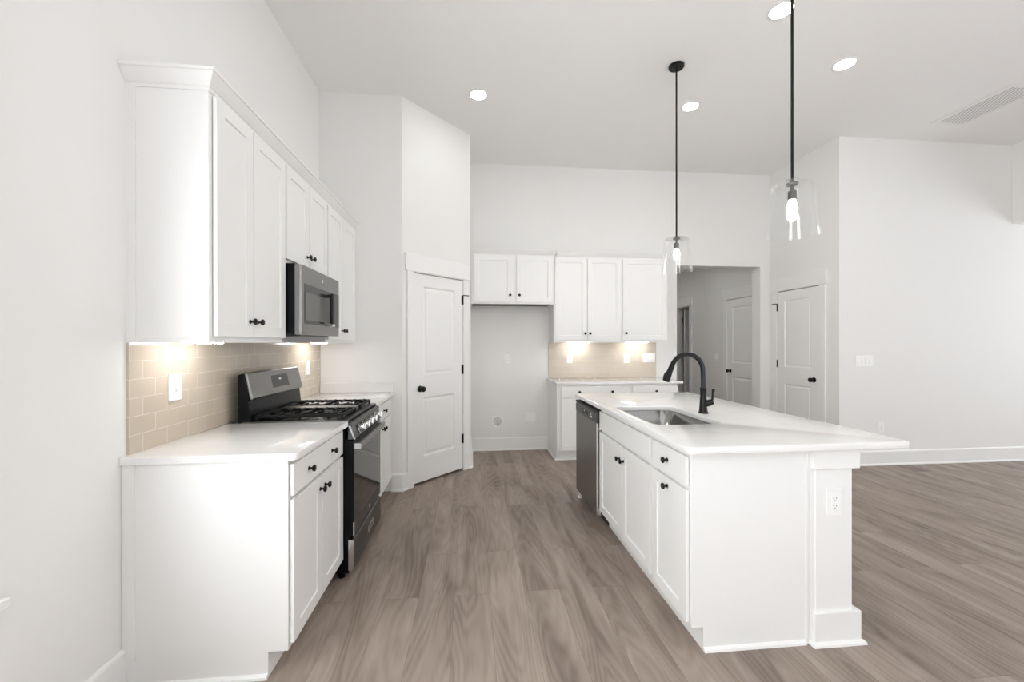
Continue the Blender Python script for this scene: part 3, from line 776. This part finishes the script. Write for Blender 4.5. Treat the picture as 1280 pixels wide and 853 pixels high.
b = nb(); tube(b, [(.040, -.032, .078), (.043, -.034, .12), (.046, -.036, .150), (.047, -.036, .158)], [.0065, .007, .0095, .0095], 14); obj('lever', b, 'black', vb, smooth=40)

# ------------------------------------------------------------------ back wall run
YC = 4.690
G2 = 'white base cabinets on the back wall'
c = thing('base_cabinet', 'white base cabinet with wide two-knob drawer next to the fridge alcove', 'cabinet', (.985, YC, 0), 0, G2)
base_body(c, .870, YB - YC - .001, .055)
cab_drawer(c, .045, .845, .733, .862, [(.259, .800), (.650, .800)])
cab_door(c, .045, .442, .125, .716, (.41, .655)); cab_door(c, .448, .845, .125, .716, (.48, .655))
shoe(c, [(0, YB - YC - .03), (0, .055), (.870, .055)])
c = thing('base_cabinet', 'white base cabinet with one-knob drawer beside the hall opening', 'cabinet', (1.856, YC, 0), 0, G2)
base_body(c, .590, YB - YC - .001, .055)
cab_drawer(c, .030, .574, .733, .862, [(.312, .800)])
cab_door(c, .030, .574, .125, .716, (.07, .655))
tag(slab('countertop', rrect(.972, 2.500, 4.655, YB - .001, [.01, .01, 0, 0]), [], .885, .915, 'quartz'), 'white quartz countertop slab on the back wall cabinets', 'countertop')
o = obj('tile_backsplash', box(nb(), 0, 1.447, -.009, 0, 0, .455), 'tile_back', None, (.992, YB - .0005, .9155)); tag(o, 'beige tile backsplash under the wall cabinets on the back wall', 'backsplash')
G3 = 'white wall cabinets on the back wall'
YU = 4.957
upper('tall white two-door wall cabinet over the back counter beside the fridge alcove', (1.000, YU, 0), 0, .850, YB - YU - .001, 1.373, 2.42,
      [(.018, .414, 1.402, 2.402, .388), (.420, .838, 1.402, 2.402, .448)], G3, 1.482)
upper('tall white one-door wall cabinet over the back counter beside the hall opening', (1.851, YU, 0), 0, .594, YB - YU - .001, 1.373, 2.42,
      [(.016, .582, 1.402, 2.402, .052)], G3, 1.486)
YF = 4.880
c = thing('wall_cabinet', 'short white two-door wall cabinet above the empty fridge alcove', 'cabinet', (0, YF, 0), 0, G3)
df = YB - YF - .001
b = nb(); box(b, 0, .985, 0, df, 1.850, 2.41); box(b, 0, .985, 0, .019, 1.830, 1.850); box(b, 0, .016, .019, df, 1.830, 1.850); box(b, .969, .985, .019, df, 1.830, 1.850); obj('carcass', b, 'cab', c, bevel=.001)
obj('underside_shade_panel', box(nb(), .016, .969, .019, df, 1.838, 1.850), 'shade_panel', c)  # dark colour stands in for the shade in this recess
cab_door(c, .036, .487, 1.850, 2.400, (.460, 1.932)); cab_door(c, .540, .972, 1.850, 2.400, (.570, 1.932))
o = obj('crown_molding', sweep(nb(), [(.0, YF), (.985, YF), (.985, YB - .002)], [(a, z + .013) for a, z in CR]), 'cab'); tag(o, 'white crown molding on top of the cabinet above the fridge alcove', 'molding')
o = obj('crown_molding', sweep(nb(), [(1.036, YU), (2.445, YU), (2.445, YB - .002)], [(a, z + .016) for a, z in CR]), 'cab'); tag(o, 'white crown molding along the tall cabinets over the back counter', 'molding')
light_bar('slim lit bar under the tall two-door cabinet over the back counter', (1.20, 5.12, 1.3875), 0, .30, 0)
light_bar('slim lit bar under the one-door cabinet over the back counter', (1.97, 5.12, 1.3875), 0, .30, 0)

# ------------------------------------------------------------------ plates, outlets and switches
def plate(name, label, cat, loc, rz, gangs, kind, w=None, h=.118, group=None):
    """kind: 'outlet', 'switch', 'dimmer', 'blank'"""
    t = thing(name, label, cat, loc, rz, group)
    w = w or .074 + .046 * (gangs - 1)
    obj('plate', box(nb(), -w / 2, w / 2, -.006, 0, -h / 2, h / 2), 'plastic', t, bevel=.002)
    if kind == 'blank': return t
    for g in range(gangs):
        x = (g - (gangs - 1) / 2) * .046
        b = box(nb(), x - .0165, x + .0165, -.0085, -.006, -.033, .033); d = obj({'outlet': 'receptacle', 'switch': 'rocker', 'dimmer': 'dimmer'}[kind], b, 'plastic', t, bevel=.001)
        if kind == 'outlet':
            b = nb()
            for zc in (-.017, .017):
                box(b, x - .0075, x - .0055, -.0089, -.0084, zc - .001, zc + .008); box(b, x + .0055, x + .0075, -.0089, -.0084, zc - .001, zc + .007); box(b, x - .002, x + .002, -.0089, -.0084, zc - .010, zc - .006)
            obj('slots', b, 'slot', d)
        elif kind == 'dimmer':
            b = nb(); box(b, x - .0165, x - .013, -.0095, -.0084, -.028, .028); box(b, x - .006, x + .006, -.0098, -.0084, -.024, -.006); box(b, x - .006, x + .006, -.0098, -.0084, .006, .022); obj('buttons', b, 'grey_plastic', d)
        else:
            b = prism(nb(), [(-.0085, -.028), (-.0115, -.028), (-.009, 0), (-.0100, .028), (-.0085, .028)], 0, x - .012, x + .012); obj('paddle', b, 'plastic', d)
    return t
xt = XL + .0098
plate('dimmer_switch', 'white wall dimmer on the beige tile near the camera end of the counter', 'switch', (xt, 2.042, 1.163), PI / 2, 1, 'dimmer', .080, .125)
plate('wall_outlet', 'white outlet on the beige tile past the range near the corner', 'outlet', (xt, 3.59, 1.16), PI / 2, 1, 'outlet')
yt = YB - .0098
plate('wall_outlet', 'white outlet on the back tile beside the fridge alcove', 'outlet', (1.272, yt, 1.165), 0, 1, 'outlet')
plate('wall_outlet', 'white outlet on the back tile left of the wide switch plate', 'outlet', (2.032, yt, 1.165), 0, 1, 'outlet')
plate('light_switch', 'white three-gang switch plate at the right end of the back tile', 'switch', (2.339, yt, 1.170), 0, 3, 'switch', .170)
plate('wall_outlet', 'white outlet at eye height on the painted wall of the fridge alcove', 'outlet', (.461, YB, 1.163), 0, 1, 'outlet')
plate('wall_box', 'square white blank cover low on the right of the fridge alcove wall', 'cover plate', (.760, YB, .415), 0, 2, 'blank', .12, .115)
plate('light_switch', 'white four-gang switch plate on the right-hand living room wall', 'switch', (4.352, YR, 1.163), 0, 4, 'switch', .21)
plate('wall_outlet', 'white outlet low on the right-hand living room wall above the island edge', 'outlet', (4.558, YR, .423), 0, 1, 'outlet')
plate('light_switch', 'white single switch on the grey hall wall beside the hall door', 'switch', (XH, 6.56, 1.14), -PI / 2, 1, 'switch')
plate('wall_outlet', 'white outlet on the front face of the island post', 'outlet', (1.637, 1.7215, .640), 0, 1, 'outlet', .074, .125)
t = thing('water_valve_box', 'round white water supply box with grey valve in the fridge alcove wall', 'water box', (.335, YB, .367))
b = nb(); lathe(b, [(.054, 0), (.056, .004), (.072, .006), (.074, .003), (.074, 0)], (0, 0, 0), (0, -1, 0), 32, closed=True); obj('trim_ring', b, 'plastic', t, smooth=40)
b = nb(); lathe(b, [(0, .001), (.055, .001), (.055, .003), (0, .003)], (0, 0, 0), (0, -1, 0), 32); obj('recess', b, 'grey_plastic', t)
b = nb(); tube(b, [(0, -.003, -.05), (0, -.014, -.03), (0, -.014, .005)], .012, 10); tube(b, [(-.02, -.016, .012), (.02, -.016, .012)], .009, 10); tube(b, [(0, -.014, .0), (0, -.02, .034)], .008, 10); obj('valve', b, 'chrome', t, smooth=40)

# ------------------------------------------------------------------ ceiling fittings
def downlight(label, x, y, z=H):
    t = thing('recessed_light', label, 'ceiling light', (x, y, z), 0, 'round recessed ceiling lights')
    b = nb(); lathe(b, [(.070, -.001), (.072, -.005), (.088, -.004), (.094, -.001), (.094, 0), (.070, 0)], (0, 0, 0), (0, 0, 1), 36, closed=True); obj('trim_ring', b, 'trim', t, smooth=40)
    b = nb(); lathe(b, [(0, -.0035), (.0705, -.0035), (.0705, -.001), (0, -.001)], (0, 0, 0), (0, 0, 1), 36); obj('lens', b, 'can', t)
downlight('recessed ceiling light in front of the pantry, leftmost one lit', .071, 3.809)
downlight('recessed ceiling light right of the far pendant rod', 2.108, 3.796)
downlight('recessed ceiling light between the near pendant and the ceiling vent', 3.047, 3.098)
downlight('recessed ceiling light at the top edge touching the near pendant rod', 2.125, 2.642)
downlight('recessed ceiling light over the aisle just past the top edge of the picture', .071, 2.50)
downlight('added fill downlight in the hall ceiling near the opening, out of view', 3.1, 6.3, 2.75)  # both hall downlights are added, out of view, to lift the dark hall
downlight('added fill downlight in the hall ceiling far from the opening, out of view', 3.1, 7.7, 2.75)
# vent
t = thing('ceiling_vent', 'white rectangular louvered return air vent in the ceiling on the right', 'vent', (4.945, 3.52, H))
hw, hl = .19, .325
b = nb()
for x0, x1, y0, y1 in ((-hw, hw, -hl, -hl + .03), (-hw, hw, hl - .03, hl), (-hw, -hw + .03, -hl + .03, hl - .03), (hw - .03, hw, -hl + .03, hl - .03)): box(b, x0, x1, y0, y1, -.008, 0)
obj('frame', b, 'trim', t, bevel=.002)
b = box(nb(), -hw + .03, hw - .03, -hl + .03, hl - .03, -.0015, -.0005); obj('backing', b, 'vent_dark', t)
b = nb()
n = 9
for i in range(n):
    x = -hw + .03 + (2 * hw - .06) * (i + .5) / n
    prism(b, [(x - .010, -.0035), (x + .006, -.0075), (x + .008, -.0065), (x - .008, -.0025)], 1, -hl + .03, hl - .03)
obj('louvers', b, 'trim', t)

def pendant(label, x, y, zt, zb):
    """zt: metal cap in the shade top, zb: open lower rim"""
    t = thing('pendant_light', label, 'pendant light', (x, y, H), 0, 'glass pendant lights over the island')
    b = nb(); lathe(b, [(0, -.026), (.020, -.026), (.024, -.022), (.056, -.020), (.062, -.014), (.062, 0), (0, 0)], (0, 0, 0), (0, 0, 1), 32); obj('canopy', b, 'black', t, smooth=35)
    b = nb(); tube(b, [(0, 0, -.02), (0, 0, zt - H + .012)], .0068, 12); obj('rod', b, 'black', t, smooth=40)
    a, c_ = zt - H, zb - H
    b = nb(); lathe(b, [(0, a - .006), (.026, a - .006), (.028, a - .002), (.028, a + .004), (.012, a + .008), (.012, a + .022), (0, a + .022)], (0, 0, 0), (0, 0, 1), 24); obj('shade_cap', b, 'bronze', t, smooth=35)
    b = nb(); lathe(b, [(0, a - .006), (.0085, a - .006), (.0085, a - .034), (.0185, a - .036), (.0195, a - .042), (.0195, a - .084), (0, a - .084)], (0, 0, 0), (0, 0, 1), 20); obj('socket', b, 'bronze', t, smooth=35)
    b = nb(); lathe(b, [(.012, a - .084), (.014, a - .092), (.021, a - .108), (.024, a - .125), (.022, a - .143), (.014, a - .158), (.005, a - .164), (0, a - .165)], (0, 0, 0), (0, 0, 1), 20); obj('bulb', b, 'bulb', t, smooth=60)
    # open-bottomed glass shade with a real wall
    rt, rb = .094, .123
    out = [(.022, a + .0025), (rt - .012, a + .0035), (rt - .003, a + .001), (rt, a - .008)] + [(rt + (rb - rt) * k / 6, a - .008 + (c_ - a + .008) * k / 6) for k in range(1, 7)]
    inn = [(r_ - .003, z_) for r_, z_ in out[:2:-1]] + [(rt - .012, a + .0005), (.022, a - .0005)]
    b = nb(); lathe(b, out + inn, (0, 0, 0), (0, 0, 1), 48, closed=True); obj('glass_shade', b, 'glass', t, smooth=35)
pendant('glass pendant light hanging lower in the picture, farther over the island', 1.686, 3.253, 2.222, 1.950)
pendant('large-looking glass pendant light nearest the camera over the island', 1.668, 2.000, 2.190, 1.925)
